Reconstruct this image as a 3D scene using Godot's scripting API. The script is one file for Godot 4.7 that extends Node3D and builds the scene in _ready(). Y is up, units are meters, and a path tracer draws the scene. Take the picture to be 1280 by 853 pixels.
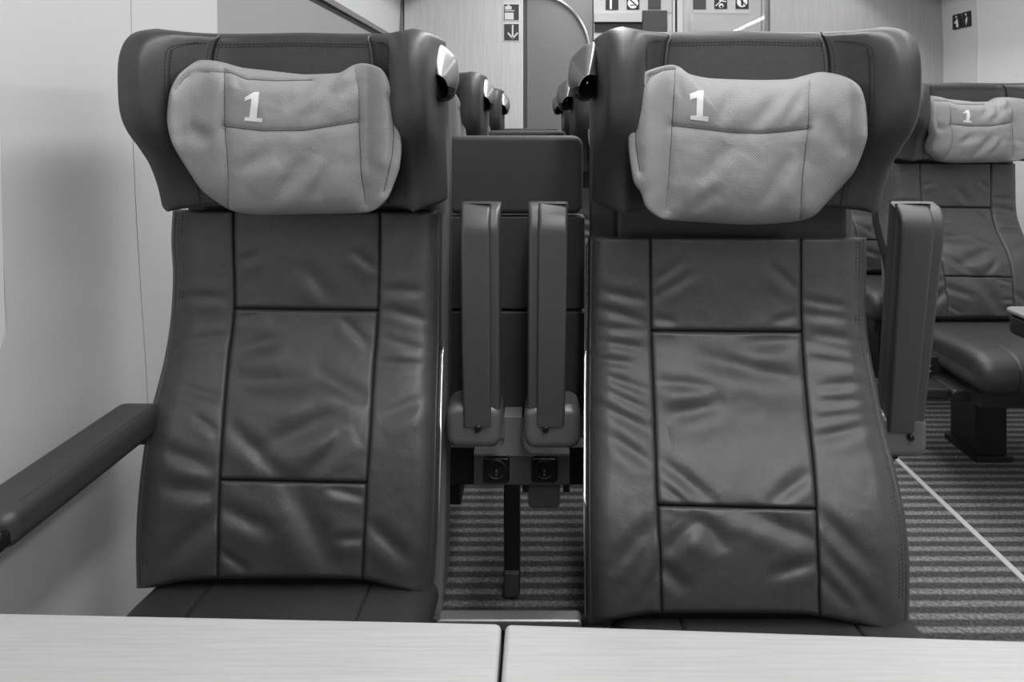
extends Node3D
# Facing pair of first-class railway seats across a table, seen from the opposite seat. Units: metres, y up, -z away.

const F := 920.0          # focal length in pixels of a 1280x853 frame
const CX := 677.0         # where lines along the carriage meet in the frame
const CY := 154.0
const H := 1.15           # eye height over the floor
const END := 3.95         # distance of the end wall
const WL := -0.76
const WR := 2.15
const BACK := -2.4
const CEIL := 2.3

var M := {}
var used := {}
var org := Vector3.ZERO
var rng := RandomNumberGenerator.new()

# ------------------------------------------------------------------ helpers
func at(px: float, py: float, d: float) -> Vector3:
	return Vector3((px - CX) * d / F, H - (py - CY) * d / F, -d)

func numbered(n: String) -> String:
	if not used.has(n):
		used[n] = 0
		return n
	used[n] += 1
	return "%s_%03d" % [n, used[n]]

func thing(called: String, label: String, category: String, base: Vector3, group := "") -> Node3D:
	var o := Node3D.new()
	o.name = numbered(called)
	add_child(o)
	o.position = base
	org = base
	tag(o, label, category, group)
	return o

func tag(o: Node, label: String, category: String, group := "") -> void:
	o.set_meta("label", label)
	o.set_meta("category", category)
	if group != "":
		o.set_meta("group", group)

func copy_of(o: Node3D, shift: Vector3, label: String, group := "") -> Node3D:
	var c: Node3D = o.duplicate()
	c.name = numbered(String(o.get_meta("kind_name", o.name)))
	add_child(c)
	c.position = o.position + shift
	c.set_meta("label", label)
	if group != "":
		c.set_meta("group", group)
	return c

func put(called: String, mesh: Mesh, mat: Material, parent: Node) -> MeshInstance3D:
	var m := MeshInstance3D.new()
	m.name = called
	m.mesh = mesh
	m.material_override = mat
	m.cast_shadow = GeometryInstance3D.SHADOW_CASTING_SETTING_ON
	parent.add_child(m, true)
	return m

func structure(called: String, soup: PackedVector3Array, mat: Material) -> MeshInstance3D:
	org = Vector3.ZERO
	var m := put(called, from_soup(soup), mat, self)
	m.set_meta("kind", "structure")
	return m

func part(called: String, soup: PackedVector3Array, mat: Material, parent: Node, crease := 40.0) -> MeshInstance3D:
	return put(called, from_soup(soup, crease), mat, parent)

# triangle soup to mesh, normals shared where faces meet at less than the crease angle
func from_soup(s: PackedVector3Array, crease := 40.0) -> ArrayMesh:
	var nf := s.size() / 3
	var fn := PackedVector3Array()
	fn.resize(nf)
	var byp := {}
	for i in nf:
		var a := s[i * 3]
		var n := (s[i * 3 + 2] - a).cross(s[i * 3 + 1] - a)
		fn[i] = n
		for k in 3:
			var q := Vector3i((s[i * 3 + k] * 20000.0).round())
			if byp.has(q):
				byp[q].append(i)
			else:
				byp[q] = [i]
	var vs := PackedVector3Array()
	var ns := PackedVector3Array()
	var cc := cos(deg_to_rad(crease))
	for i in nf:
		var un := fn[i].normalized()
		if fn[i].length() < 1e-14:
			continue
		for k in 3:
			var q := Vector3i((s[i * 3 + k] * 20000.0).round())
			var acc := Vector3.ZERO
			for j in byp[q]:
				if fn[j].length() > 1e-14 and fn[j].normalized().dot(un) > cc:
					acc += fn[j]
			vs.append(s[i * 3 + k] - org)
			ns.append(acc.normalized())
	var ar := []
	ar.resize(Mesh.ARRAY_MAX)
	ar[Mesh.ARRAY_VERTEX] = vs
	ar[Mesh.ARRAY_NORMAL] = ns
	var m := ArrayMesh.new()
	m.add_surface_from_arrays(Mesh.PRIMITIVE_TRIANGLES, ar)
	return m

# rows of points to a smooth sheet
func sheet(rows: Array, closed := false, flip := false) -> ArrayMesh:
	var nr := rows.size()
	var nc: int = rows[0].size()
	var vs := PackedVector3Array()
	for r in rows:
		vs.append_array(r)
	var ns := PackedVector3Array()
	ns.resize(vs.size())
	var idx := PackedInt32Array()
	var cols := nc if closed else nc - 1
	for i in nr - 1:
		for j in cols:
			var j2 := (j + 1) % nc
			var a := i * nc + j
			var b := i * nc + j2
			var c := (i + 1) * nc + j2
			var d := (i + 1) * nc + j
			var n := (vs[c] - vs[a]).cross(vs[b] - vs[d])
			if flip:
				n = -n
				idx.append_array([a, c, b, a, d, c])
			else:
				idx.append_array([a, b, c, a, c, d])
			ns[a] += n
			ns[b] += n
			ns[c] += n
			ns[d] += n
	for i in ns.size():
		ns[i] = ns[i].normalized()
		vs[i] -= org
	var ar := []
	ar.resize(Mesh.ARRAY_MAX)
	ar[Mesh.ARRAY_VERTEX] = vs
	ar[Mesh.ARRAY_NORMAL] = ns
	ar[Mesh.ARRAY_INDEX] = idx
	var m := ArrayMesh.new()
	m.add_surface_from_arrays(Mesh.PRIMITIVE_TRIANGLES, ar)
	return m

func tri(s: PackedVector3Array, a: Vector3, b: Vector3, c: Vector3) -> void:
	s.append(a); s.append(b); s.append(c)

func quad(s: PackedVector3Array, a: Vector3, b: Vector3, c: Vector3, d: Vector3) -> void:
	tri(s, a, b, c)
	tri(s, a, c, d)

func inset(p: PackedVector2Array, e: float) -> PackedVector2Array:
	if e == 0.0:
		return p
	var r := PackedVector2Array()
	var n := p.size()
	for i in n:
		var a := (p[i] - p[(i - 1 + n) % n]).normalized()
		var b := (p[(i + 1) % n] - p[i]).normalized()
		var na := Vector2(-a.y, a.x)
		var nb := Vector2(-b.y, b.x)
		var m := (na + nb).normalized()
		r.append(p[i] + m * e / maxf(0.4, m.dot(na)))
	return r

# polygon (counter-clockwise in a, b) extruded along c with rounded edges; axis 0: (a,b,c)=(z... see map)
# map "xy": a=x b=y c=z   "zy": a=z b=y c=x   "xz": a=x b=z c=y
func prism(s: PackedVector3Array, poly: PackedVector2Array, c0: float, c1: float, bev: float, axes: String, steps := 3) -> void:
	var p := poly
	if Geometry2D.is_polygon_clockwise(p):
		p = p.duplicate()
		p.reverse()
	var area := 0.0
	for i in p.size():
		area += p[i].cross(p[(i + 1) % p.size()])
	if area < 0:
		p.reverse()
	var rings := []
	var cs := []
	var st := steps if bev > 0.0 else 0
	for k in st + 1:
		var an := PI / 2 * k / maxf(1, st)
		rings.append(inset(p, bev * (1 - sin(an))))
		cs.append(c0 + bev * (1 - cos(an)))
	for k in st + 1:
		var an := PI / 2 * (st - k) / maxf(1, st)
		rings.append(inset(p, bev * (1 - sin(an))))
		cs.append(c1 - bev * (1 - cos(an)))
	var n := p.size()
	var inw := axes == "xy"
	for k in rings.size() - 1:
		for ii in n:
			var i := (ii + 1) % n if inw else ii
			var j := ii if inw else (ii + 1) % n
			quad(s, ax(rings[k][i], cs[k], axes), ax(rings[k][j], cs[k], axes), ax(rings[k + 1][j], cs[k + 1], axes), ax(rings[k + 1][i], cs[k + 1], axes))
	var ids := Geometry2D.triangulate_polygon(rings[0])
	for e in [0, rings.size() - 1]:
		for i in range(0, ids.size(), 3):
			var a := ax(rings[e][ids[i]], cs[e], axes)
			var b := ax(rings[e][ids[i + 1]], cs[e], axes)
			var c := ax(rings[e][ids[i + 2]], cs[e], axes)
			var want := (ax(Vector2.ZERO, 1.0, axes) - ax(Vector2.ZERO, 0.0, axes)) * (-1.0 if e == 0 else 1.0)
			if (c - a).cross(b - a).dot(want) < 0:
				tri(s, a, c, b)
			else:
				tri(s, a, b, c)

func ax(p: Vector2, c: float, axes: String) -> Vector3:
	match axes:
		"xy": return Vector3(p.x, p.y, c)
		"zy": return Vector3(c, p.y, p.x)
		_: return Vector3(p.x, c, p.y)

func rrect(x0: float, y0: float, x1: float, y1: float, r: float, n := 4) -> PackedVector2Array:
	var p := PackedVector2Array()
	if r <= 0.0:
		return PackedVector2Array([Vector2(x0, y0), Vector2(x1, y0), Vector2(x1, y1), Vector2(x0, y1)])
	var cs := [Vector2(x1 - r, y0 + r), Vector2(x1 - r, y1 - r), Vector2(x0 + r, y1 - r), Vector2(x0 + r, y0 + r)]
	for k in 4:
		for i in n + 1:
			var an := -PI / 2 + PI / 2 * k + PI / 2 * i / n
			p.append(cs[k] + Vector2(cos(an), sin(an)) * r)
	return p

func box(s: PackedVector3Array, a: Vector3, b: Vector3, bev := 0.0) -> void:
	prism(s, rrect(minf(a.x, b.x), minf(a.y, b.y), maxf(a.x, b.x), maxf(a.y, b.y), 0.0), minf(a.z, b.z), maxf(a.z, b.z), bev, "xy", 2)

func boxed(a: Vector3, b: Vector3, bev := 0.0) -> PackedVector3Array:
	var s := PackedVector3Array()
	box(s, a, b, bev)
	return s

# a front-facing plate given by pixel corners on a plane at distance d, with thickness behind it
func plate(x0: float, y0: float, x1: float, y1: float, d: float, thick: float, r := 0.0, bev := 0.0) -> PackedVector3Array:
	var a := at(x0, y1, d)
	var b := at(x1, y0, d)
	var s := PackedVector3Array()
	prism(s, rrect(a.x, a.y, b.x, b.y, r), -d - thick, -d, bev, "xy")
	return s

func tube(s: PackedVector3Array, pts: Array, r: float, n := 6) -> void:
	var rings := []
	for i in pts.size():
		var a: Vector3 = pts[maxi(0, i - 1)]
		var b: Vector3 = pts[mini(pts.size() - 1, i + 1)]
		var t := (b - a).normalized()
		var u := t.cross(Vector3.UP if absf(t.y) < 0.9 else Vector3.RIGHT).normalized()
		var w := t.cross(u)
		var ring := []
		for k in n:
			var an := TAU * k / n
			ring.append(pts[i] + (u * cos(an) + w * sin(an)) * r)
		rings.append(ring)
	for i in rings.size() - 1:
		for k in n:
			var j := (k + 1) % n
			quad(s, rings[i][k], rings[i + 1][k], rings[i + 1][j], rings[i][j])
	for k in range(1, n - 1):
		tri(s, rings[0][0], rings[0][k], rings[0][k + 1])
		tri(s, rings[-1][0], rings[-1][k + 1], rings[-1][k])

# dashes of thread along a path
func stitches(s: PackedVector3Array, pts: Array, length := 0.0038, gap := 0.0022, r := 0.0006) -> void:
	var cur := Curve3D.new()
	for p in pts:
		cur.add_point(p)
	var total := cur.get_baked_length()
	var u := 0.0
	while u + length < total:
		tube(s, [cur.sample_baked(u), cur.sample_baked(u + length)], r, 4)
		u += length + gap

func ci(tb: Array, y: float) -> float:   # Catmull-Rom through (y, value) pairs
	var n := tb.size()
	if y <= tb[0][0]: return tb[0][1]
	if y >= tb[n - 1][0]: return tb[n - 1][1]
	var i := 0
	while y > tb[i + 1][0]: i += 1
	var y1: float = tb[i][0]
	var y2: float = tb[i + 1][0]
	var v1: float = tb[i][1]
	var v2: float = tb[i + 1][1]
	var m1: float = (v2 - v1) / (y2 - y1)
	var m2: float = m1
	if i > 0: m1 = (v2 - tb[i - 1][1]) / (y2 - tb[i - 1][0])
	if i + 2 < n: m2 = (tb[i + 2][1] - v1) / (tb[i + 2][0] - y1)
	var h := y2 - y1
	var t := (y - y1) / h
	return (2*t*t*t - 3*t*t + 1) * v1 + (t*t*t - 2*t*t + t) * h * m1 + (-2*t*t*t + 3*t*t) * v2 + (t*t*t - t*t) * h * m2

func round_drop(e: float, r: float, depth: float) -> float:
	if e >= r: return 0.0
	var q := 1.0 - maxf(0.0, e) / r
	return depth * (1.0 - sqrt(maxf(0.0, 1.0 - q * q)))

# ------------------------------------------------------------------ materials
func lin(v: float) -> Color:
	return Color(v, v, v).linear_to_srgb()

func mat(v: float, rough := 0.6, metal := 0.0) -> StandardMaterial3D:
	var m := StandardMaterial3D.new()
	m.albedo_color = lin(v)
	m.roughness = rough
	m.metallic = metal
	m.cull_mode = BaseMaterial3D.CULL_DISABLED
	return m

func noise_image(size: int, freq: float, seed_: int, oct := 3) -> Image:
	var n := FastNoiseLite.new()
	n.seed = seed_
	n.noise_type = FastNoiseLite.TYPE_SIMPLEX_SMOOTH
	n.frequency = freq
	n.fractal_octaves = oct
	return n.get_seamless_image(size, size)

func tri_scale(m: StandardMaterial3D, sc: Vector3) -> void:
	m.uv1_triplanar = true
	m.uv1_scale = sc

func make_materials() -> void:
	var grain := noise_image(256, 0.09, 5, 2)
	grain.convert(Image.FORMAT_RGBA8)
	grain.bump_map_to_normal_map(2.2)
	var grain_t := ImageTexture.create_from_image(grain)
	var mott := noise_image(256, 0.02, 9, 4)
	var mimg := Image.create(256, 256, false, Image.FORMAT_RGB8)
	for y in 256:
		for x in 256:
			var v := 0.90 + 0.10 * mott.get_pixel(x, y).r
			mimg.set_pixel(x, y, Color(v, v, v))
	var mott_t := ImageTexture.create_from_image(mimg)
	M.leather = mat(0.066, 0.5)
	M.leather.metallic_specular = 0.6
	M.leather.albedo_texture = mott_t
	M.leather.normal_enabled = true
	M.leather.normal_texture = grain_t
	M.leather.normal_scale = 0.25
	tri_scale(M.leather, Vector3(9, 9, 9))
	M.shaded_dark_leather = M.leather.duplicate()
	M.shaded_dark_leather.albedo_color = lin(0.042)  # darker leather tone; headrest and cushion shade is put into this colour
	M.thread = mat(0.010, 0.8)
	M.seam_shade = mat(0.10, 0.9)  # dark tone painting the shade in the pillow seam folds
	M.thread_light = mat(0.08, 0.8)
	M.plastic = mat(0.055, 0.40)
	M.plastic.metallic_specular = 0.65
	M.plastic.normal_enabled = true
	M.plastic.normal_texture = grain_t
	M.plastic.normal_scale = 0.12
	tri_scale(M.plastic, Vector3(14, 14, 14))
	M.housing = mat(0.11, 0.36)
	M.housing.metallic_specular = 0.7
	M.shell = mat(0.13, 0.5)
	M.console = mat(0.042, 0.6)
	M.console.normal_enabled = true
	M.console.normal_texture = grain_t
	M.console.normal_scale = 0.2
	tri_scale(M.console, Vector3(12, 12, 12))
	M.black = mat(0.012, 0.5)
	M.gloss_black = mat(0.012, 0.18)
	M.silver = mat(0.28, 0.36, 0.8)
	M.trim = mat(0.65, 0.3, 0.9)
	M.bracket = mat(0.22, 0.5)
	# woven pillow cover
	var w := Image.create(64, 64, false, Image.FORMAT_RGB8)
	var wh := Image.create(64, 64, false, Image.FORMAT_RGBA8)
	rng.seed = 21
	for y in 64:
		for x in 64:
			var over := (x / 4 + y / 4) % 2 == 0
			var fx := absf((x % 4) - 1.5) / 1.5
			var fy := absf((y % 4) - 1.5) / 1.5
			var hgt := (1.0 - 0.6 * (fy if over else fx)) * (0.95 if over else 0.7)
			var v := clampf(0.80 + 0.2 * (1.0 if over else 0.35) + rng.randf_range(-0.05, 0.05), 0, 1)
			w.set_pixel(x, y, Color(v, v, v))
			wh.set_pixel(x, y, Color(hgt, hgt, hgt))
	wh.bump_map_to_normal_map(3.0)
	M.fabric = mat(0.37, 0.95)
	M.fabric.albedo_texture = ImageTexture.create_from_image(w)
	M.fabric.normal_enabled = true
	M.fabric.normal_texture = ImageTexture.create_from_image(wh)
	M.fabric.normal_scale = 0.8
	tri_scale(M.fabric, Vector3(30, 30, 30))
	M.print_white = mat(0.80, 0.8)
	# wood laminates: fine grain along one axis
	var wn := noise_image(512, 0.02, 31, 4)
	var wimg := Image.create(512, 512, false, Image.FORMAT_RGB8)
	for y in 512:
		for x in 512:
			var v := 0.86 + 0.14 * wn.get_pixel(x, y).r
			wimg.set_pixel(x, y, Color(v, v, v))
	var wood_t := ImageTexture.create_from_image(wimg)
	M.table = mat(0.42, 0.45)
	var timg := Image.create(512, 512, false, Image.FORMAT_RGB8)
	for y in 512:
		for x in 512:
			var v := 0.93 + 0.07 * wn.get_pixel(x, y).r
			timg.set_pixel(x, y, Color(v, v, v))
	M.table.albedo_texture = ImageTexture.create_from_image(timg)
	tri_scale(M.table, Vector3(0.7, 9, 20))
	M.wood_wall = mat(0.74, 0.45)
	M.wood_wall.albedo_texture = M.table.albedo_texture
	tri_scale(M.wood_wall, Vector3(5, 0.35, 5))
	M.wood_dark = M.wood_wall.duplicate()
	M.wood_dark.albedo_color = lin(0.42)
	M.wall = mat(0.60, 0.55)
	M.wall_bright = mat(0.70, 0.5)
	M.ceiling = mat(0.5, 0.8)
	M.blind = mat(0.34, 0.8)
	M.grey_panel = mat(0.20, 0.35)
	M.grey_dark = mat(0.08, 0.45)
	M.sign_black = mat(0.012, 0.5)
	M.sign_grey = mat(0.05, 0.5)
	M.white = mat(0.8, 0.5)
	M.board = mat(0.5, 0.5)
	M.glass = mat(0.9, 0.02)
	M.glass.transparency = BaseMaterial3D.TRANSPARENCY_ALPHA
	M.glass.albedo_color = Color(0.9, 0.9, 0.9, 0.12)
	# carpet: bands across the carriage plus pile
	var cn := noise_image(256, 0.12, 77, 3)
	var cimg := Image.create(256, 256, false, Image.FORMAT_RGB8)
	var chgt := Image.create(256, 256, false, Image.FORMAT_RGBA8)
	for y in 256:
		for x in 256:
			var b := 0.5 + 0.5 * sin(TAU * y / 32.0)
			b = smoothstep(0.25, 0.85, b)
			var v := clampf((0.58 + 0.42 * b) * (0.72 + 0.5 * (cn.get_pixel(x, y).r - 0.25)), 0, 1)
			cimg.set_pixel(x, y, Color(v, v, v))
			chgt.set_pixel(x, y, Color(v, v, v))
	chgt.bump_map_to_normal_map(3.0)
	M.carpet = mat(0.25, 1.0)
	M.carpet.albedo_texture = ImageTexture.create_from_image(cimg)
	M.carpet.normal_enabled = true
	M.carpet.normal_texture = ImageTexture.create_from_image(chgt)
	M.carpet.normal_scale = 0.6
	tri_scale(M.carpet, Vector3(2.75, 2.75, 2.75))
	M.carpet.uv1_world_triplanar = true
	M.lamp = mat(0.9, 0.5)
	M.lamp.emission_enabled = true
	M.lamp.emission = Color(1, 1, 1)
	M.lamp.emission_energy_multiplier = 3.0

# ------------------------------------------------------------------ lights
func ceiling_lamp(called: String, label: String, x: float, y: float, wide: float, d0: float, d1: float, energy: float) -> void:
	var t := thing(called, label, "lamp", Vector3(x, y, -(d0 + d1) / 2), "")
	part("diffuser", boxed(Vector3(x - wide / 2, y - 0.012, -d0), Vector3(x + wide / 2, y - 0.002, -d1)), M.lamp, t)
	for e in [-1, 1]:
		part("frame", boxed(Vector3(x + e * wide / 2, y - 0.016, -d0), Vector3(x + e * (wide / 2 + 0.012), y, -d1)), M.white, t)
	var l := AreaLight3D.new()
	l.name = "strip_light"
	l.area_size = Vector2(wide, absf(d1 - d0))
	l.light_energy = energy
	l.shadow_enabled = true
	l.set("area_range", 12.0)
	t.add_child(l)
	l.position = Vector3(0, -0.02, 0)
	l.rotation_degrees = Vector3(-90, 0, 0)

# ------------------------------------------------------------------ seat data (outlines read off the photograph's seats)
func seat_data(right: bool) -> Dictionary:
	var D := {}
	if not right:
		D.xc = -0.39
		D.top = [[200, 262.0], [560, 264.0]]
		D.L = [[258, 216.0], [300, 214.0], [345, 216.0], [400, 213.0], [450, 205.0], [490, 195.0], [520, 187.0], [560, 180.0], [620, 173.0], [680, 170.0], [750, 171.0]]
		D.R = [[258, 553.0], [400, 552.0], [520, 549.0], [640, 546.0], [700, 543.0], [750, 540.0]]
		D.s1 = [[258, 292.0], [300, 292.0], [388, 293.0], [450, 286.0], [520, 280.0], [600, 275.0], [660, 273.0], [750, 272.0]]
		D.s2 = [[258, 475.0], [300, 475.0], [388, 473.0], [470, 467.0], [540, 463.0], [600, 459.0], [680, 455.0], [750, 452.0]]
		D.h1 = [[280, 386.0], [480, 389.0]]
		D.h2 = [[270, 600.0], [470, 604.5]]
		D.bot = [[165, 736.0], [190, 735.0], [230, 727.0], [290, 724.0], [450, 725.0], [495, 736.0], [545, 750.0]]
		D.dp = [[258, 1.232], [300, 1.231], [400, 1.224], [450, 1.200], [490, 1.172], [520, 1.150], [560, 1.130], [620, 1.114], [680, 1.106], [750, 1.106]]
		D.wr = [[225,371,278,372], [222,430,280,421], [221,483,278,499], [482,363,527,364], [482,387,532,400], [482,425,534,440], [478,456,527,455],
			[298,328,324,318], [298,399,334,391], [442,315,468,335], [429,399,459,430], [386,335,409,371,8], [298,479,380,479,11], [400,470,458,500,9],
			[292,536,352,596,8], [386,596,427,547,8], [244,521,270,540], [277,634,337,664,9], [367,609,412,705,13], [412,611,454,622], [420,675,454,673],
			[210,701,266,645,10], [465,656,510,701,8], [277,690,307,712], [200,560,262,585,8], [480,520,530,500,8], [300,440,350,425,8], [330,560,420,520,12], [205,610,262,615,9]]
		D.pill = [[209,137],[213,112],[223,93.5],[244,77],[259,75],[277,77.5],[303,84.5],[334,88],[380,93],[424,91],[440,82],[454,79],[471,83],[481,91],[489,109],[497,142],[502,184],[499,212],[486,246],[473,260],[458,266],[420,267.5],[380,268],[329,269],[298,266],[280,258.6],[252,238],[231,207],[215,179],[209,155]]
		D.pc = [360, 172]
		D.pseams = [[[281,88],[281,158],[285,204],[286,228],[285,262]], [[444,84],[449,112],[449,153],[451.5,215],[458,256]], [[281,158],[329,163.7],[380,163],[419,157],[449,152]], [[219,112],[230,98],[244,90],[272,90],[288,91],[308,99],[344,101],[391,100]], [[486,120],[491,150],[492,168],[490,195],[480,240]]]
		D.pwr = [[362,135,392,105,7], [385,150,425,105,8], [345,250,385,195,9], [395,245,410,205,7], [460,200,475,220,6], [300,110,296,98,4], [430,120,445,100,6], [300,215,330,190,8], [235,160,262,175,9]]
		D.one = [[305.8,121.9],[317.5,115],[324,115],[320.7,147.7],[328,148.2],[327.4,152.9],[305.2,150.8],[305.8,146.4],[311.7,146.4],[314.3,123.2],[305.8,126.5]]
		D.hd = 0.0
		D.cushion_shift = 0.0
		D.seam_y = 0.0
	else:
		D.xc = 0.315
		D.top = [[720, 296.0], [1090, 297.0]]
		D.L = [[290, 735.0], [400, 734.0], [520, 733.0], [650, 733.0], [800, 735.0]]
		D.R = [[290, 1083.0], [340, 1083.0], [385, 1082.0], [430, 1086.0], [480, 1095.0], [540, 1107.0], [590, 1120.0], [640, 1130.0], [690, 1136.0], [740, 1137.0], [800, 1135.0]]
		D.s1 = [[290, 813.0], [414, 814.0], [500, 817.0], [634, 822.0], [700, 825.0], [800, 828.0]]
		D.s2 = [[290, 1001.0], [414, 1002.0], [500, 1008.0], [590, 1017.0], [640, 1020.0], [700, 1023.0], [800, 1025.0]]
		D.h1 = [[810, 414.0], [1005, 415.5]]
		D.h2 = [[820, 632.0], [1022, 637.0]]
		D.bot = [[730, 779.0], [760, 777.0], [800, 769.0], [830, 767.0], [1000, 768.0], [1030, 772.0], [1080, 783.0], [1110, 791.0], [1140, 795.0]]
		D.dp = [[290, 1.187], [385, 1.187], [430, 1.176], [480, 1.147], [540, 1.110], [590, 1.074], [640, 1.046], [690, 1.032], [740, 1.028], [800, 1.030]]
		D.wr = [[748,364,806,375], [748,385,806,403], [752,410,808,414], [752,427,797,434], [748,450,787,454], [752,468,806,489], [752,485,811,515], [817,355,850,329], [818,371,864,343], [818,398,843,403], [963,332,998,364], [1008,375,1058,385],
			[1008,392,1072,400], [1019,419,1072,426], [1012,429,1072,442], [1019,449,1075,457], [1026,484,1079,478], [1026,503,1075,501], [822,478,889,484,7], [882,450,998,475,10], [966,403,1000,394],
			[746,504,812,539,7], [768,548,816,583,7], [825,576,895,631,8], [827,605,856,631], [965,627,1009,594,8], [1022,524,1087,515], [1022,548,1087,531,7], [829,692,869,653,8], [930,640,1017,675,9], [869,644,904,684,11], [965,719,1022,701,7], [825,706,856,736,8],
			[786,736,818,662,7], [768,710,814,653,8], [799,762,823,710], [1026,644,1083,706,9], [1026,679,1092,762,8], [1026,719,1066,762,7], [840,520,900,505,10], [930,430,990,425,10]]
		D.pill = [[785,160],[788,150],[795,120],[802,95],[812,87.5],[837,81],[850,84],[862,92.5],[885,97.5],[912,99],[950,100],[987,99],[1005,94.5],[1025,90],[1047,93],[1065,100],[1077,112],[1083,135],[1084.5,170],[1077,195],[1066,218],[1037,250],[1019,269],[1001,276],[966,280],[931,281],[878,278],[829,274.5],[808,260],[801,241],[792,227],[786,190]]
		D.pc = [932, 182]
		D.pseams = [[[844,85],[842,125],[840,155],[839,175],[836,220],[832,262]], [[1012,96],[1011,125],[1010,160],[1006,195],[1003,220],[1000,273]], [[839,157],[875,161],[912,165.5],[950,167],[975,165],[1010,161]], [[812,96],[828,88],[844,86]], [[812,96],[800,120],[795,150],[795,180],[800,215]]]
		D.pwr = [[900,150,918,112,8], [940,160,975,120,8], [880,225,905,185,9], [955,255,985,200,9], [985,150,1003,110,6], [850,120,848,96,4], [1035,150,1050,190,9], [870,262,900,235,7]]
		D.one = [[862,117.5],[873.7,113],[879.5,113],[878.5,145],[885.5,146],[885.5,152],[863,149.5],[863.2,144.5],[870.5,144.5],[871.2,122],[862.5,125]]
		D.hd = -0.022
		D.cushion_shift = -0.085
		D.seam_y = 0.0
	return D

func wrinkle(x: float, y: float, list: Array) -> float:
	var sum := 0.0
	for w in list:
		var wd: float = (w[4] if w.size() > 4 else 5.0) * 1.2
		var ab := Vector2(w[2] - w[0], w[3] - w[1])
		var len_ := ab.length()
		var dir := ab / len_
		var v := Vector2(x - w[0], y - w[1])
		var t := v.dot(dir) / len_
		if t < -0.15 or t > 1.15: continue
		var nrm := Vector2(-dir.y, dir.x)
		if nrm.y < 0: nrm = -nrm
		var n := v.dot(nrm)
		if absf(n) > wd * 4.5: continue
		var k := sin(PI * clampf((t + 0.15) / 1.3, 0, 1))
		k = pow(k, 0.7)
		var a := 0.00050 * wd * k
		sum += a * exp(-(n / wd) * (n / wd)) - 0.75 * a * exp(-pow((n - 1.9 * wd) / (1.5 * wd), 2)) - 0.4 * a * exp(-pow((n + 1.8 * wd) / (1.4 * wd), 2))
	return sum

var ripple := FastNoiseLite.new()

func back_panel(D: Dictionary, lt: Array, rt: Array, tt: Array, bt: Array, outer_l: bool, outer_r: bool) -> ArrayMesh:
	var list := []
	for w in D.wr:
		var mx: float = (w[0] + w[2]) / 2
		var my: float = (w[1] + w[3]) / 2
		if mx > ci(lt, my) and mx < ci(rt, my): list.append(w)
	var ym0: float = tt[0][1]
	var ym1: float = bt[bt.size() / 2][1]
	var nr := int((ym1 - ym0) / 2.6) + 2
	var nc := int((ci(rt, ym1) - ci(lt, ym1)) / 2.6) + 2
	var rows := []
	for i in nr + 1:
		var t := float(i) / nr
		t = t + 0.035 * sin(TAU * t) * -1.0
		var row := PackedVector3Array()
		for j in nc + 1:
			var s := float(j) / nc
			s = s - 0.06 * sin(TAU * s)
			var y := lerpf(ym0, ym1, t)
			var x := lerpf(ci(lt, y), ci(rt, y), s)
			var y0 := ci(tt, x)
			var y1 := ci(bt, x)
			y = lerpf(y0, y1, t)
			var l := ci(lt, y)
			var r := ci(rt, y)
			x = lerpf(l, r, s)
			var d := ci(D.dp, y)
			d += round_drop(x - l, 30.0 if outer_l else 6.0, 0.05 if outer_l else 0.008)
			d += round_drop(r - x, 30.0 if outer_r else 6.0, 0.05 if outer_r else 0.008)
			d += round_drop(y - y0, 5.0, 0.008) + round_drop(y1 - y, 6.0, 0.012)
			d -= 0.004 * sin(PI * s) * sqrt(maxf(0, sin(PI * t)))
			d += wrinkle(x, y, list)
			d += 0.0008 * ripple.get_noise_2d(x * 2.0, y * 2.0)
			row.append(at(x, y, d))
		rows.append(row)
	return sheet(rows)

# headrest: a C-shaped plan section swept down, wings shrinking towards the bottom
const HQ := [[-0.14, 0.98], [-0.125, 0.94], [-0.096, 0.84], [-0.063, 0.66], [-0.037, 0.43], [-0.013, 0.19], [0.011, 0.05], [0.04, 0.0], [0.085, 0.0], [0.107, 0.06], [0.124, 0.18], [0.136, 0.38], [0.142, 0.62], [0.147, 0.9]]
const HI_A := [[0.0, 1.168], [0.06, 1.168], [0.10, 1.163], [0.130, 1.145], [0.150, 1.108], [0.161, 1.075], [0.175, 1.055], [0.193, 1.050]]
const HO_A := [[0.0, 1.30], [0.10, 1.30], [0.19, 1.285], [0.221, 1.26], [0.224, 1.21], [0.219, 1.15], [0.217, 1.10], [0.214, 1.067], [0.206, 1.054], [0.193, 1.050]]
const HI_B := [[0.0, 1.170], [0.06, 1.170], [0.11, 1.169], [0.135, 1.166], [0.150, 1.161], [0.165, 1.154], [0.175, 1.147], [0.181, 1.145]]
const HO_B := [[0.0, 1.30], [0.10, 1.30], [0.19, 1.285], [0.219, 1.262], [0.221, 1.235], [0.215, 1.205], [0.204, 1.175], [0.191, 1.151], [0.181, 1.145]]

func along(c: Array, u: float) -> Vector2:   # Catmull-Rom through control points, u in 0..1 by arc length over the points
	var tot := 0.0
	var acc := [0.0]
	for i in c.size() - 1:
		tot += Vector2(c[i][0], c[i][1]).distance_to(Vector2(c[i + 1][0], c[i + 1][1]))
		acc.append(tot)
	var xs := []
	var ds := []
	for i in c.size():
		xs.append([acc[i] / tot, c[i][0]])
		ds.append([acc[i] / tot, c[i][1]])
	return Vector2(ci(xs, u), ci(ds, u))

var hr_ia := []; var hr_oa := []; var hr_ib := []; var hr_ob := []
const HN := 72
func headrest_tables() -> void:
	for k in HN + 1:
		var u := float(k) / HN
		hr_ia.append(along(HI_A, u)); hr_oa.append(along(HO_A, u))
		hr_ib.append(along(HI_B, u)); hr_ob.append(along(HO_B, u))

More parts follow.
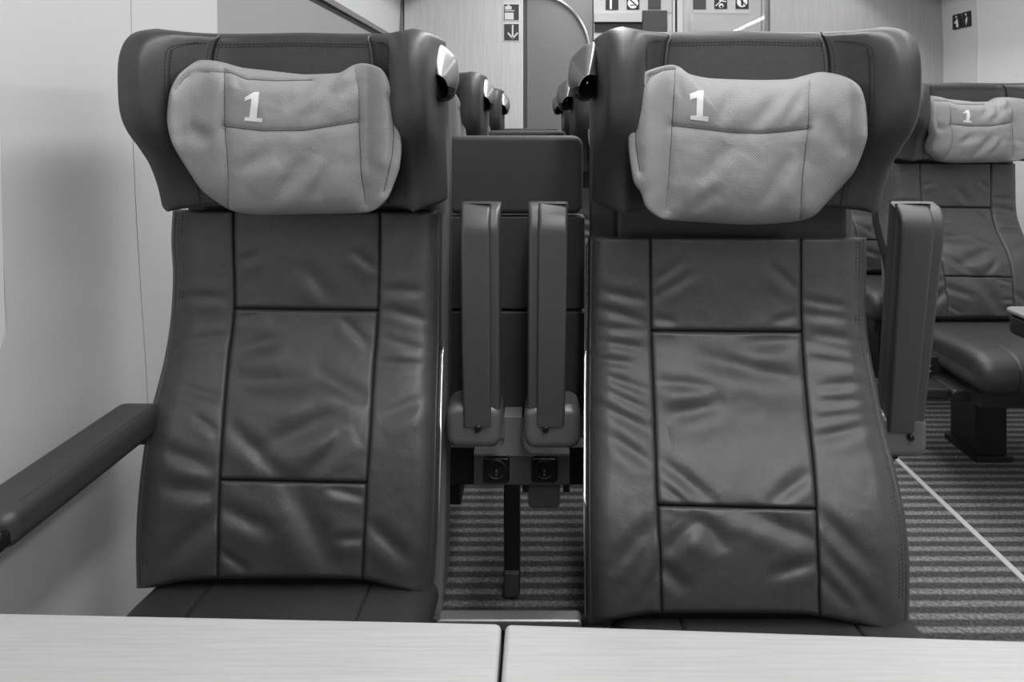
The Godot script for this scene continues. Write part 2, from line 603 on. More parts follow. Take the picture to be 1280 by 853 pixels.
func hr_in(D: Dictionary, k: int, v: float, lift := 0.0) -> Vector3:
	var q := ci(HQ, v)
	var a: Vector2 = hr_ia[absi(k)].lerp(hr_ib[absi(k)], q)
	return Vector3(D.xc + signf(k) * a.x * 1.045, H + v + 0.006 * (1.0 - absf(k) / HN), -(a.y + D.hd - lift))

func headrest_piece(D: Dictionary, k0: int, k1: int, cut0: bool, cut1: bool) -> ArrayMesh:
	var rows := []
	var vr := []
	var nv := 46
	for i in 7:                       # top cap
		var an := PI / 2 * (1.0 - i / 6.0)
		vr.append([0.130 + 0.014 * sin(an), cos(an)])
	for i in range(1, nv):
		vr.append([lerpf(0.130, -0.128, float(i) / nv), 1.0])
	for i in 7:
		var an := PI / 2 * i / 6.0
		vr.append([-0.128 - 0.010 * sin(an), cos(an)])
	for e in vr:
		var v: float = e[0]
		var sh: float = e[1]
		var q := ci(HQ, v)
		var row := PackedVector3Array()
		var outer := []
		for k in range(k0, k1 + 1):
			var kk := absi(k)
			var a: Vector2 = hr_ia[kk].lerp(hr_ib[kk], q)
			var b: Vector2 = hr_oa[kk].lerp(hr_ob[kk], q)
			if (cut0 and k == k0) or (cut1 and k == k1):
				a.y += 0.0025
			var mid := (a + b) / 2
			a = mid + (a - mid) * maxf(sh, 0.02)
			b = mid + (b - mid) * maxf(sh, 0.02)
			var sg := signf(k)
			var yy := H + v + 0.006 * (1.0 - float(kk) / HN)
			row.append(Vector3(D.xc + sg * a.x * 1.045, yy, -(a.y + D.hd)))
			if kk < HN: outer.append(Vector3(D.xc + sg * b.x * lerpf(1.03, 1.045, float(kk) / HN), yy, -(b.y + D.hd)))
		outer.reverse()
		for p in outer: row.append(p)
		rows.append(row)
	return sheet(rows, true)

func pillow_depth(D: Dictionary, x: float, y: float, r: float) -> float:
	var f := pow(maxf(0.0, 1.0 - pow(r, 3.2)), 0.55)
	var w := at(x, y, 1.09 + D.hd)
	var base: float = lerpf(1.146, 1.076, smoothstep(0.105, 0.165, absf(w.x - D.xc))) + D.hd
	var d: float = lerpf(base, minf(1.092 + D.hd, base - 0.022), f)
	for sm in D.pseams:
		var best := 1e9
		for i in sm.size() - 1:
			var a := Vector2(sm[i][0], sm[i][1])
			var b := Vector2(sm[i + 1][0], sm[i + 1][1])
			best = minf(best, Geometry2D.get_closest_point_to_segment(Vector2(x, y), a, b).distance_to(Vector2(x, y)))
		if best < 14.0:
			d += 0.0040 * exp(-best * best / 7.0) + 0.0034 * exp(-best * best / 70.0)
	d += 1.2 * wrinkle(x, y, D.pwr) + 0.004 * ripple.get_noise_2d(x * 0.9 + 300, y * 0.9)
	return d

func pillow_mesh(D: Dictionary) -> ArrayMesh:
	var c := Vector2(D.pc[0], D.pc[1])
	var cur := Curve2D.new()
	var n: int = D.pill.size()
	for i in n + 1:
		var p := Vector2(D.pill[i % n][0], D.pill[i % n][1])
		var a := Vector2(D.pill[(i - 1 + n) % n][0], D.pill[(i - 1 + n) % n][1])
		var b := Vector2(D.pill[(i + 1) % n][0], D.pill[(i + 1) % n][1])
		var tg := (b - a) / 6.0
		cur.add_point(p, -tg.limit_length(6.0), tg.limit_length(6.0))
	var na := 260
	var nr := 64
	var total := cur.get_baked_length()
	var rim := []
	for j in na:
		rim.append(cur.sample_baked(total * j / na))
	var rows := []
	for i in nr + 1:
		var r := pow(float(i) / nr, 0.8)
		var row := PackedVector3Array()
		for j in na:
			var p: Vector2 = c + (rim[j] - c) * maxf(r, 0.004)
			row.append(at(p.x, p.y, pillow_depth(D, p.x, p.y, r)))
		rows.append(row)
	for e in [[0.995, 0.012], [0.97, 0.022]]:
		var row := PackedVector3Array()
		for j in na:
			var p: Vector2 = c + (rim[j] - c) * float(e[0])
			row.append(at(p.x, p.y, pillow_depth(D, p.x, p.y, 1.0) + e[1]))
		rows.append(row)
	return sheet(rows, true)

func rel_r(D: Dictionary, p: Vector2) -> float:
	var c := Vector2(D.pc[0], D.pc[1])
	var dir := (p - c).normalized()
	var poly := PackedVector2Array()
	for q in D.pill: poly.append(Vector2(q[0], q[1]))
	for i in poly.size():
		var hit = Geometry2D.segment_intersects_segment(c, c + dir * 600.0, poly[i], poly[(i + 1) % poly.size()])
		if hit != null: return p.distance_to(c) / c.distance_to(hit)
	return 1.0

func numeral_mesh(D: Dictionary) -> ArrayMesh:
	var poly := PackedVector2Array()
	for i in D.one.size():
		var a := Vector2(D.one[i][0], D.one[i][1])
		var b := Vector2(D.one[(i + 1) % D.one.size()][0], D.one[(i + 1) % D.one.size()][1])
		for k in 3: poly.append(a.lerp(b, k / 3.0))
	var ids := Geometry2D.triangulate_polygon(poly)
	var s := PackedVector3Array()
	var todo := []
	for i in range(0, ids.size(), 3):
		todo.append([poly[ids[i]], poly[ids[i + 1]], poly[ids[i + 2]], 0])
	while not todo.is_empty():
		var t: Array = todo.pop_back()
		var la: float = t[0].distance_to(t[1])
		var lb: float = t[1].distance_to(t[2])
		var lc: float = t[2].distance_to(t[0])
		var lm := maxf(la, maxf(lb, lc))
		if lm > 2.0 and t[3] < 9:
			if lm == lb: t = [t[1], t[2], t[0], t[3]]
			elif lm == lc: t = [t[2], t[0], t[1], t[3]]
			var m: Vector2 = (t[0] + t[1]) / 2
			todo.append([t[0], m, t[2], t[3] + 1])
			todo.append([m, t[1], t[2], t[3] + 1])
			continue
		var p := []
		for k in 3:
			var q: Vector2 = t[k]
			p.append(at(q.x, q.y, pillow_depth(D, q.x, q.y, rel_r(D, q)) - 0.0012))
		tri(s, p[0], p[1], p[2])
	return from_soup(s)

# handle on the wing: silver hood round a black finger hollow; mirror turns it about the seat's centre plane
const HOOD := [[537,53.5],[544,53],[554,57],[564,66],[570,73],[573,84.5],[574,101],[571,113],[567,122],[559.5,127],[550,127],[544,122],[540.6,111],[538,96],[535,81]]
const HOLE := [[538,95],[546,94],[554,98.5],[558.5,105],[560,114.5],[556.6,122],[548,122],[542.5,114.5],[540,105]]

func closed_curve(pts: Array, sub: int) -> Array:
	var r := []
	var n := pts.size()
	for i in n:
		var p := []
		for k in [-1, 0, 1, 2]: p.append(Vector2(pts[(i + k + n) % n][0], pts[(i + k + n) % n][1]))
		for k in sub:
			var q: Vector2 = p[1].cubic_interpolate(p[2], p[0], p[3], float(k) / sub)
			r.append([q.x, q.y])
	return r

func handle(seat: Node3D, mirror_px: float, mirror_x: float) -> void:
	var c := Vector2(550, 103)
	var nn := 96
	var P := []
	var Q := []
	var smooth := [closed_curve(HOOD, 5), closed_curve(HOLE, 5)]
	for k in nn:
		var an := TAU * k / nn
		var dir := Vector2(cos(an), sin(an)) * 200.0
		for which in 2:
			var poly: Array = smooth[which]
			var got := c
			for i in poly.size():
				var j: int = (i + 1) % poly.size()
				var hit = Geometry2D.segment_intersects_segment(c, c + dir, Vector2(poly[i][0], poly[i][1]), Vector2(poly[j][0], poly[j][1]))
				if hit != null: got = hit
			if which == 0: P.append(got)
			else: Q.append(got)
	var ring := func(k: int, f: float, d: float, sc: float) -> Vector3:
		var p: Vector2 = P[k].lerp(Q[k], f)
		p = c + (p - c) * sc
		if mirror_px > 0.0: p.x = mirror_px - p.x
		var w := at(p.x, p.y, d)
		if mirror_x > -50.0: w.x = 2 * mirror_x - w.x
		return w
	var rings := []
	for spec in [[0.0, 1.235, 0.9], [0.0, 1.225, 0.97], [0.0, 1.205, 1.0], [0.0, 1.182, 1.0], [0.03, 1.172, 1.0], [0.1, 1.163, 1.0], [0.22, 1.155, 1.0], [0.4, 1.147, 1.0], [0.65, 1.138, 1.0], [0.86, 1.131, 1.0], [0.97, 1.130, 1.0], [1.0, 1.133, 1.0], [1.0, 1.15, 1.0], [1.0, 1.165, 0.95], [1.0, 1.18, 0.7], [1.0, 1.185, 0.1]]:
		var row := []
		for k in nn:
			var top := clampf((P[k].y - 60.0) / 60.0, 0.0, 1.0)
			row.append(ring.call(k, spec[0], lerpf(spec[1], 1.15 + (spec[1] - 1.15) * 0.7, top), spec[2]))
		rings.append(row)
	var hood := PackedVector3Array()
	var grip := PackedVector3Array()
	for i in rings.size() - 1:
		for k in nn:
			var j := (k + 1) % nn
			var a: float = fposmod(360.0 * k / nn, 360.0)
			var silver: bool = (a > 185.0 or a < 22.0) and i < 10
			quad(hood if silver else grip, rings[i][k], rings[i][j], rings[i + 1][j], rings[i + 1][k])
	var h := part("grab_handle", hood, M.silver, seat, 85.0)
	h.set_meta("label", "silver hood of the grab handle")
	part("finger_hollow", grip, M.gloss_black, h, 55.0)

func cushion_panel(x0: float, x1: float, shift: float, outer0: bool, outer1: bool) -> ArrayMesh:
	var path := [Vector2(1.16, -0.712), Vector2(1.08, -0.70), Vector2(0.98, -0.694), Vector2(0.86, -0.686), Vector2(0.78, -0.683), Vector2(0.73, -0.688), Vector2(0.695, -0.703), Vector2(0.675, -0.73), Vector2(0.672, -0.765), Vector2(0.685, -0.795), Vector2(0.72, -0.81), Vector2(0.95, -0.815), Vector2(1.15, -0.815)]
	var cur := Curve2D.new()
	for i in path.size():
		var a: Vector2 = path[maxi(0, i - 1)]
		var b: Vector2 = path[mini(path.size() - 1, i + 1)]
		var tg := ((b - a) / 6.0).limit_length(0.03)
		cur.add_point(path[i], -tg, tg)
	var rows := []
	var n := 90
	var nc := 28
	for i in n + 1:
		var u := cur.get_baked_length() * i / n
		var p := cur.sample_baked(u)
		var inward := (Vector2(clampf(p.x, 0.735, 1.3), -0.757) - p).normalized()
		var row := PackedVector3Array()
		for j in nc + 1:
			var s := float(j) / nc
			s -= 0.08 * sin(TAU * s)
			var x := lerpf(x0, x1, s)
			var e := round_drop(x - x0, 0.035 if outer0 else 0.007, 0.035 if outer0 else 0.006)
			e += round_drop(x1 - x, 0.035 if outer1 else 0.007, 0.035 if outer1 else 0.006)
			e += 0.0012 * ripple.get_noise_2d(x * 900.0, p.x * 900.0)
			var q := p + inward * e
			row.append(Vector3(x, H + q.y, -(q.x + shift)))
		if outer0: row.insert(0, Vector3(x0 + 0.004, H - 0.757, -(clampf(p.x, 0.74, 1.10) + shift)))
		if outer1: row.append(Vector3(x1 - 0.004, H - 0.757, -(clampf(p.x, 0.74, 1.10) + shift)))
		rows.append(row)
	return sheet(rows, false, false)

func build_seat(D: Dictionary, called: String, label: String, group: String, right: bool) -> Node3D:
	var t := thing(called, label, "seat", Vector3(D.xc, 0, -1.1), group)
	# upholstery panels of the back, each its own padded piece
	put("side_bolster", back_panel(D, D.L, D.s1, D.top, D.bot, true, false), M.leather, t)
	put("back_panel", back_panel(D, D.s1, D.s2, D.top, D.h1, false, false), M.leather, t)
	put("back_panel", back_panel(D, D.s1, D.s2, D.h1, D.h2, false, false), M.leather, t)
	put("back_panel", back_panel(D, D.s1, D.s2, D.h2, D.bot, false, false), M.leather, t)
	put("side_bolster", back_panel(D, D.s2, D.R, D.top, D.bot, false, true), M.leather, t)
	# core behind the panels
	var rows := []
	var y0: float = D.top[0][1] + 1.0
	var y1: float = D.bot[3][1] + 6.0
	for i in 41:
		var y := lerpf(y0, y1, i / 40.0)
		var d := ci(D.dp, y)
		var l := ci(D.L, y) + 2.0
		var r := ci(D.R, y) - 2.0
		var row := PackedVector3Array()
		for p in [[l, d + 0.046], [l + 30, d + 0.02], [r - 30, d + 0.02], [r, d + 0.046], [r - 4, d + 0.085], [r - 30, d + 0.10], [l + 30, d + 0.10], [l + 4, d + 0.085]]:
			row.append(at(p[0], y, p[1]))
		rows.append(row)
	var lo: PackedVector3Array = rows[-1]
	var mid := Vector3.ZERO
	for p in lo: mid += p / lo.size()
	var shut := PackedVector3Array()
	for p in lo: shut.append(mid)
	rows.append(shut)
	var hi: PackedVector3Array = rows[0]
	mid = Vector3.ZERO
	for p in hi: mid += p / hi.size()
	shut = PackedVector3Array()
	for p in hi: shut.append(mid)
	rows.push_front(shut)
	put("back_core", sheet(rows, true), M.black, t)
	# rigid shell behind back and headrest
	var sh := PackedVector3Array()
	prism(sh, PackedVector2Array([Vector2(-1.225, H - 0.70), Vector2(-1.262, H - 0.45), Vector2(-1.285, H - 0.12), Vector2(-1.285, H + 0.10), Vector2(-1.325, H + 0.10), Vector2(-1.335, H - 0.12), Vector2(-1.32, H - 0.45), Vector2(-1.29, H - 0.78), Vector2(-1.20, H - 0.80)]), D.xc - 0.229, D.xc + 0.229, 0.008, "zy")
	part("back_shell", sh, M.shell, t)
	# bright edging on the inner side of the back
	var pts := []
	for i in 40:
		var y := lerpf(y0 + 8, y1 - 4, i / 39.0)
		pts.append(at((ci(D.L, y) - 2.0) if right else (ci(D.R, y) + 2.0), y, ci(D.dp, y) + 0.055))
	var ed := PackedVector3Array()
	tube(ed, pts, 0.0022, 6)
	part("edge_trim", ed, M.trim, t)
	# piping along both outer edges of the back
	for side in [0, 1]:
		var line := []
		for i in 60:
			var y := lerpf(y0 + 2, y1 + (2 if side == 0 else 8), i / 59.0)
			line.append(at((ci(D.L, y) + 4.5) if side == 0 else (ci(D.R, y) - 4.5), y, ci(D.dp, y) + round_drop(4.5, 30.0, 0.05) + 0.0006))
		var pp := PackedVector3Array()
		tube(pp, line, 0.0022, 6)
		part("piping", pp, M.leather, t, 70.0)
	# threads
	var st := PackedVector3Array()
	for off in [9.0, 13.0]:
		for side in [0, 1]:
			var line := []
			for i in 60:
				var y := lerpf(y0 + 6, y1 - 20, i / 59.0)
				var x: float = (ci(D.L, y) + off) if side == 0 else (ci(D.R, y) - off)
				var d := ci(D.dp, y) + round_drop(off, 30.0, 0.05) - 0.0006
				line.append(at(x, y, d))
			stitches(st, line, 0.0036, 0.0026, 0.0007)
	part("stitching", st, M.thread, t).set_meta("kind", "stuff")
	# neck between back and headrest
	var nk := PackedVector3Array()
	prism(nk, rrect(D.xc - 0.19, H - 0.24, D.xc + 0.19, H - 0.06, 0.01), -1.30, -1.215 if right else -1.262, 0.006, "xy")
	part("neck_panel", nk, M.shaded_dark_leather, t)
	# headrest: centre and two wings
	var kc := 35
	var hc := put("headrest", headrest_piece(D, -kc, kc, true, true), M.shaded_dark_leather, t)
	var wing_l := put("headrest_wing", headrest_piece(D, -HN, -kc, false, true), M.shaded_dark_leather, t)
	var wing_r := put("headrest_wing", headrest_piece(D, kc, HN, true, false), M.shaded_dark_leather, t)
	for w in [[wing_l, -1], [wing_r, 1]]:
		var ws := PackedVector3Array()
		for kk in [[54, 0.0], [57, 0.0]]:
			var line := []
			for i in 50:
				var v := lerpf(0.108, -0.13, i / 49.0)
				line.append(hr_in(D, w[1] * kk[0], v, 0.0008))
			# turn in along the top towards the centre seam
			var head := []
			for i in 8:
				var u := i / 8.0
				var k := int(lerpf(39 if kk[0] == 54 else 41, kk[0], u))
				head.append(hr_in(D, w[1] * k, lerpf(0.122, 0.110, u * u), 0.0008))
			stitches(ws, head + line, 0.0032, 0.0026, 0.0006)
		for i in 2:
			var line := []
			for j in 20:
				line.append(hr_in(D, w[1] * (kc + (2 if i == 0 else -2)), lerpf(0.126, 0.02, j / 19.0), 0.0008))
			stitches(ws, line, 0.0032, 0.0026, 0.0006)
		part("stitching", ws, M.thread, w[0]).set_meta("kind", "stuff")
		var sm := PackedVector3Array()
		var path := []
		for i in 50: path.append(hr_in(D, w[1] * 55, lerpf(0.108, -0.13, i / 49.0), -0.0003))
		tube(sm, path, 0.0009, 5)
		part("seam", sm, M.thread, w[0])
	var hs := PackedVector3Array()
	for v in [0.121, 0.117]:
		var line := []
		for k in range(-kc + 1, kc): line.append(hr_in(D, k, v, 0.0008))
		stitches(hs, line, 0.0032, 0.0026, 0.0006)
	part("stitching", hs, M.thread, hc).set_meta("kind", "stuff")
	# pillow with its printed numeral
	var pl := put("headrest_pillow", pillow_mesh(D), M.fabric, t)
	pl.set_meta("label", "light grey woven headrest pillow with a white printed numeral")
	put("numeral", numeral_mesh(D), M.print_white, pl)
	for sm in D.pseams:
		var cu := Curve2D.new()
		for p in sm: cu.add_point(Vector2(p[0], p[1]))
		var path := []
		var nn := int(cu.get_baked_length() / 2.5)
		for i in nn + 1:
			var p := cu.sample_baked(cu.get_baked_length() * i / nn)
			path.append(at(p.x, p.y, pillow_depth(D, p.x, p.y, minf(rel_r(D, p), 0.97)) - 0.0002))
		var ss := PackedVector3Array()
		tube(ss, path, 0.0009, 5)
		part("seam", ss, M.seam_shade, pl)  # dark tube drawn along each fold in place of its shade
	# seat cushion in three padded strips, and what carries it
	var x0: float = D.xc - 0.217
	var x1: float = D.xc + 0.228
	put("cushion_bolster", cushion_panel(x0, x0 + 0.10, D.cushion_shift, true, false), M.shaded_dark_leather, t)
	put("seat_cushion", cushion_panel(x0 + 0.10, x1 - 0.10, D.cushion_shift, false, false), M.shaded_dark_leather, t)  # cushions take the darker copy: shade by the backrest is in the colour
	put("cushion_bolster", cushion_panel(x1 - 0.10, x1, D.cushion_shift, false, true), M.shaded_dark_leather, t)
	part("seat_pan", boxed(Vector3(x0 + 0.02, H - 0.86, -0.72 - D.cushion_shift), Vector3(x1 - 0.02, H - 0.73, -1.22), 0.01), M.black, t)
	var pd := PackedVector3Array()
	prism(pd, rrect(D.xc - 0.05, 0.0, D.xc + 0.05, H - 0.84, 0.01), -1.18, -1.02, 0.005, "xy")
	box(pd, Vector3(D.xc - 0.06, 0.0, -1.0), Vector3(D.xc + 0.06, 0.02, -1.2), 0.004)
	part("pedestal", pd, M.black, t)
	return t

# arm folded upright beside the back; x0..x1 body, pad on the outer or inner side
func upright_arm(seat: Node3D, tx0: float, tx1: float, bx0: float, bx1: float, yt: float, yb: float, dt: float, db: float, pad_left: bool, hx0: float, hx1: float, screw: float, yh: float) -> void:
	var mk := func(x0t: float, x1t: float, x0b: float, x1b: float, lift: float, thick: float, bev: float, ytop: float, ybot: float) -> PackedVector3Array:
		# lofted bar: rows from top to bottom, round-cornered section
		var rows := []
		var n := 34
		for i in n + 1:
			var u := float(i) / n
			u = u * u * (3 - 2 * u) * 0.35 + u * 0.65
			var y := lerpf(ytop, ybot, u)
			var d := lerpf(dt, db, u) - lift
			var back := d + thick
			var e := (y - ytop)
			var dd := d + round_drop(e, 36.0, 0.046)      # nose of the pad rolls back
			var l := at(lerpf(x0t, x0b, u), y, d).x
			var r := at(lerpf(x1t, x1b, u), y, d).x
			var yy := at(0, y, d).y
			var row := []
			for c in [[l + bev, dd], [r - bev, dd], [r - bev * 0.3, dd + bev * 0.3], [r, dd + bev], [r, back - bev], [r - bev, back], [l + bev, back], [l, back - bev], [l, dd + bev], [l + bev * 0.3, dd + bev * 0.3]]:
				row.append(Vector3(c[0], yy, -minf(c[1], back)))
			rows.append(row)
		var s := PackedVector3Array()
		for i in rows.size() - 1:
			for k in 10:
				var j := (k + 1) % 10
				quad(s, rows[i][k], rows[i][j], rows[i + 1][j], rows[i + 1][k])
		for k in range(1, 9):
			tri(s, rows[0][0], rows[0][k + 1], rows[0][k])
			tri(s, rows[-1][0], rows[-1][k], rows[-1][k + 1])
		return s
	var a := part("armrest", mk.call(tx0, tx1, bx0, bx1, 0.0, 0.055, 0.007, yt, yb), M.plastic, seat, 50.0)
	var pw := 0.76
	var p0 := tx0 if pad_left else lerpf(tx1, tx0, pw)
	var p1 := lerpf(tx0, tx1, pw) if pad_left else tx1
	var q0 := bx0 if pad_left else lerpf(bx1, bx0, pw)
	var q1 := lerpf(bx0, bx1, pw) if pad_left else bx1
	part("arm_pad", mk.call(p0 + 0.5, p1, q0 + 0.5, q1, 0.009, 0.03, 0.006, yt + 1.0, yb), M.plastic, a, 50.0)
	var hp := PackedVector3Array()
	var A := at(hx0, yh, db)
	var B := at(hx1, yh - 55.0, db)
	prism(hp, rrect(A.x, A.y, B.x, B.y, 0.019, 6), -db - 0.075, -db + 0.004, 0.014, "xy", 5)
	part("pivot_housing", hp, M.housing, a, 50.0)
	var sc := PackedVector3Array()
	var C := at(screw, yh - 28.0, db)
	var circ := PackedVector2Array()
	for k in 14: circ.append(Vector2(C.x, C.y) + Vector2(cos(TAU * k / 14), sin(TAU * k / 14)) * 0.0058)
	prism(sc, circ, -db + 0.001, -db + 0.0115, 0.0025, "xy")
	part("screw", sc, M.gloss_black, a)

func lowered_arm(seat: Node3D, x0: float, x1: float, d0: float, d1: float, v: float) -> void:
	var s := PackedVector3Array()
	prism(s, rrect(x0, -d1, x1, -d0, 0.018, 5), H + v - 0.044, H + v, 0.014, "xz", 4)
	var a := part("armrest", s, M.shaded_dark_leather, seat, 50.0)
	var st := PackedVector3Array()
	for off in [0.013, 0.009]:
		stitches(st, [Vector3(x1 - off, H + v - (0.0004 if off > 0.01 else 0.0022), -d1 + 0.02), Vector3(x1 - off, H + v - (0.0004 if off > 0.01 else 0.0022), -d0 - 0.03)], 0.0034, 0.0026, 0.0007)
	part("stitching", st, M.thread, a).set_meta("kind", "stuff")
	var c := PackedVector3Array()
	prism(c, rrect(x0 + 0.004, -d0 - 0.03, x1 - 0.004, -d0 + 0.016, 0.014, 5), H + v - 0.042, H + v - 0.014, 0.010, "xz", 4)
	part("end_cap", c, M.gloss_black, a, 50.0)
	var b := PackedVector3Array()
	prism(b, rrect(-d1 - 0.02, H + v - 0.065, -d1 + 0.03, H + v - 0.015, 0.02), x0 + 0.012, x1 + 0.004, 0.006, "zy")
	part("hinge", b, M.black, a)

func console() -> Node3D:
	var dz := 1.335
	var t := thing("seat_console", "dark padded divider with two power sockets between the two table seats", "console", Vector3(-0.05, 0, -dz), "dividers between paired seats")
	part("divider_panel", plate(559, 170, 729, 268, dz, 0.05, 0.018, 0.008), M.console, t)
	part("divider_panel", plate(557, 271, 731, 387, dz + 0.004, 0.045, 0.004, 0.003), M.console, t)
	part("divider_panel", plate(557, 390, 731, 521, dz + 0.004, 0.045, 0.004, 0.003), M.console, t)
	var poly := PackedVector2Array()
	for p in [[630,521],[652,521],[653.5,552],[656,560],[664,566],[712,567],[712,571],[592,571],[592,567],[620,566],[627,560],[629.5,552]]:
		var w := at(p[0], p[1], 1.29)
		poly.append(Vector2(w.x, w.y))
	var s := PackedVector3Array()
	prism(s, poly, -1.335, -1.29, 0.002, "xy")
	part("bracket", s, M.bracket, t)
	var bm := part("socket_beam", plate(592, 570, 712, 607, 1.295, 0.06, 0.004, 0.002), M.grey_dark, t)
	for x in [604.0, 664.0]:
		var so := part("power_socket", plate(x, 573, x + 33, 604, 1.288, 0.02, 0.006, 0.003), M.gloss_black, bm)
		var rg := PackedVector3Array()
		var C := at(x + 16.5, 588, 1.284)
		var pts := []
		for k in 17: pts.append(Vector3(C.x + 0.016 * cos(TAU * k / 16), C.y + 0.016 * sin(TAU * k / 16), -1.286))
		tube(rg, pts, 0.0016, 6)
		part("socket_ring", rg, M.black, so)
		var pins := PackedVector3Array()
		for e in [-1, 1]: tube(pins, [Vector3(C.x, C.y - 0.006 + e * 0.0032, -1.288), Vector3(C.x, C.y - 0.006 + e * 0.0032, -1.284)], 0.0015, 8)
		part("socket_contact", pins, M.trim, so)
	part("tab", plate(660, 606, 700, 636, 1.31, 0.012, 0.008, 0.003), M.grey_dark, t)
	for x in [653.0, 704.0]:
		part("clip", plate(x, 606, x + 8, 616, 1.31, 0.01, 0.0, 0.001), M.black, t)
	# cross member joining both seats under the divider, arm and leg down to the floor
	part("cross_member", boxed(Vector3(-0.20, H - 0.66, -1.34), Vector3(0.11, H - 0.59, -1.385), 0.004), M.black, t)
	var lg := PackedVector3Array()
	var A := at(629.5, 745, 1.79)
	var B := at(650, 600, 1.79)
	box(lg, Vector3(A.x, 0.0, -1.79), Vector3(B.x, H - 0.585, -1.83), 0.006)
	box(lg, Vector3(A.x, H - 0.635, -1.37), Vector3(B.x, H - 0.585, -1.83), 0.006)
	var l := part("support_leg", lg, M.black, t)
	part("foot_cover", boxed(Vector3(A.x + 0.003, A.y + 0.004, -1.775), Vector3(B.x - 0.003, A.y + 0.062, -1.795), 0.004), M.grey_dark, l)
	return t

# ------------------------------------------------------------------ side walls: a gently bowed profile run along the carriage
const PROF := [[-1.15, 0.05], [-0.75, 0.035], [-0.5, 0.026], [-0.25, 0.010], [-0.05, 0.0], [0.2, -0.004], [0.45, -0.004], [0.8, 0.02], [1.15, 0.10]]
func wall_x(v: float, side: int) -> float:
	var e := ci(PROF, v)
	return WL + e if side < 0 else WR - e

func wall_piece(side: int, d0: float, d1: float, v0: float, v1: float, out := 0.0, thick := 0.06) -> PackedVector3Array:
	var poly_in := []
	var n := maxi(1, int((v1 - v0) / 0.06))
	var s := PackedVector3Array()
	for i in n + 1:
		var v := lerpf(v0, v1, float(i) / n)
		poly_in.append([wall_x(v, side) - side * out, H + v])
	var ox := (WL - thick - 0.02) if side < 0 else (WR + thick + 0.02)
	for i in n:
		var a: Array = poly_in[i]
		var b: Array = poly_in[i + 1]
		quad(s, Vector3(a[0], a[1], -d0), Vector3(a[0], a[1], -d1), Vector3(b[0], b[1], -d1), Vector3(b[0], b[1], -d0))
		for dd in [d0, d1]:
			quad(s, Vector3(a[0], a[1], -dd), Vector3(ox, a[1], -dd), Vector3(ox, b[1], -dd), Vector3(b[0], b[1], -dd))
		quad(s, Vector3(ox, a[1], -d0), Vector3(ox, a[1], -d1), Vector3(ox, b[1], -d1), Vector3(ox, b[1], -d0))
	for e in [poly_in[0], poly_in[-1]]:
		quad(s, Vector3(e[0], e[1], -d0), Vector3(ox, e[1], -d0), Vector3(ox, e[1], -d1), Vector3(e[0], e[1], -d1))
	return s

func sign_card(called: String, label: String, x0: float, y0: float, x1: float, y1: float, m: Material, d: float) -> Node3D:
	var c := at((x0 + x1) / 2, y1, d)
	var t := thing(called, label, "sign", c)
	part("plate", plate(x0, y0, x1, y1, d, 0.003), m, t)
	return t

func mark(t: Node3D, called: String, pts: Array, d: float, m: Material) -> void:
	var poly := PackedVector2Array()
	for p in pts:
		var w := at(p[0], p[1], d)
		poly.append(Vector2(w.x, w.y))
	var s := PackedVector3Array()
	prism(s, poly, -d - 0.0005, -d + 0.001, 0.0, "xy")
	part(called, s, m, t)

func stroke(t: Node3D, called: String, a: Array, b: Array, w: float, d: float, m: Material) -> void:
	var u := Vector2(b[0] - a[0], b[1] - a[1]).normalized()
	var n := Vector2(-u.y, u.x) * w / 2
	mark(t, called, [[a[0] + n.x, a[1] + n.y], [b[0] + n.x, b[1] + n.y], [b[0] - n.x, b[1] - n.y], [a[0] - n.x, a[1] - n.y]], d, m)

func disc(t: Node3D, called: String, x: float, y: float, r: float, d: float, m: Material) -> void:
	var pts := []
	for k in 18: pts.append([x + r * cos(TAU * k / 18), y + r * sin(TAU * k / 18)])
	mark(t, called, pts, d, m)

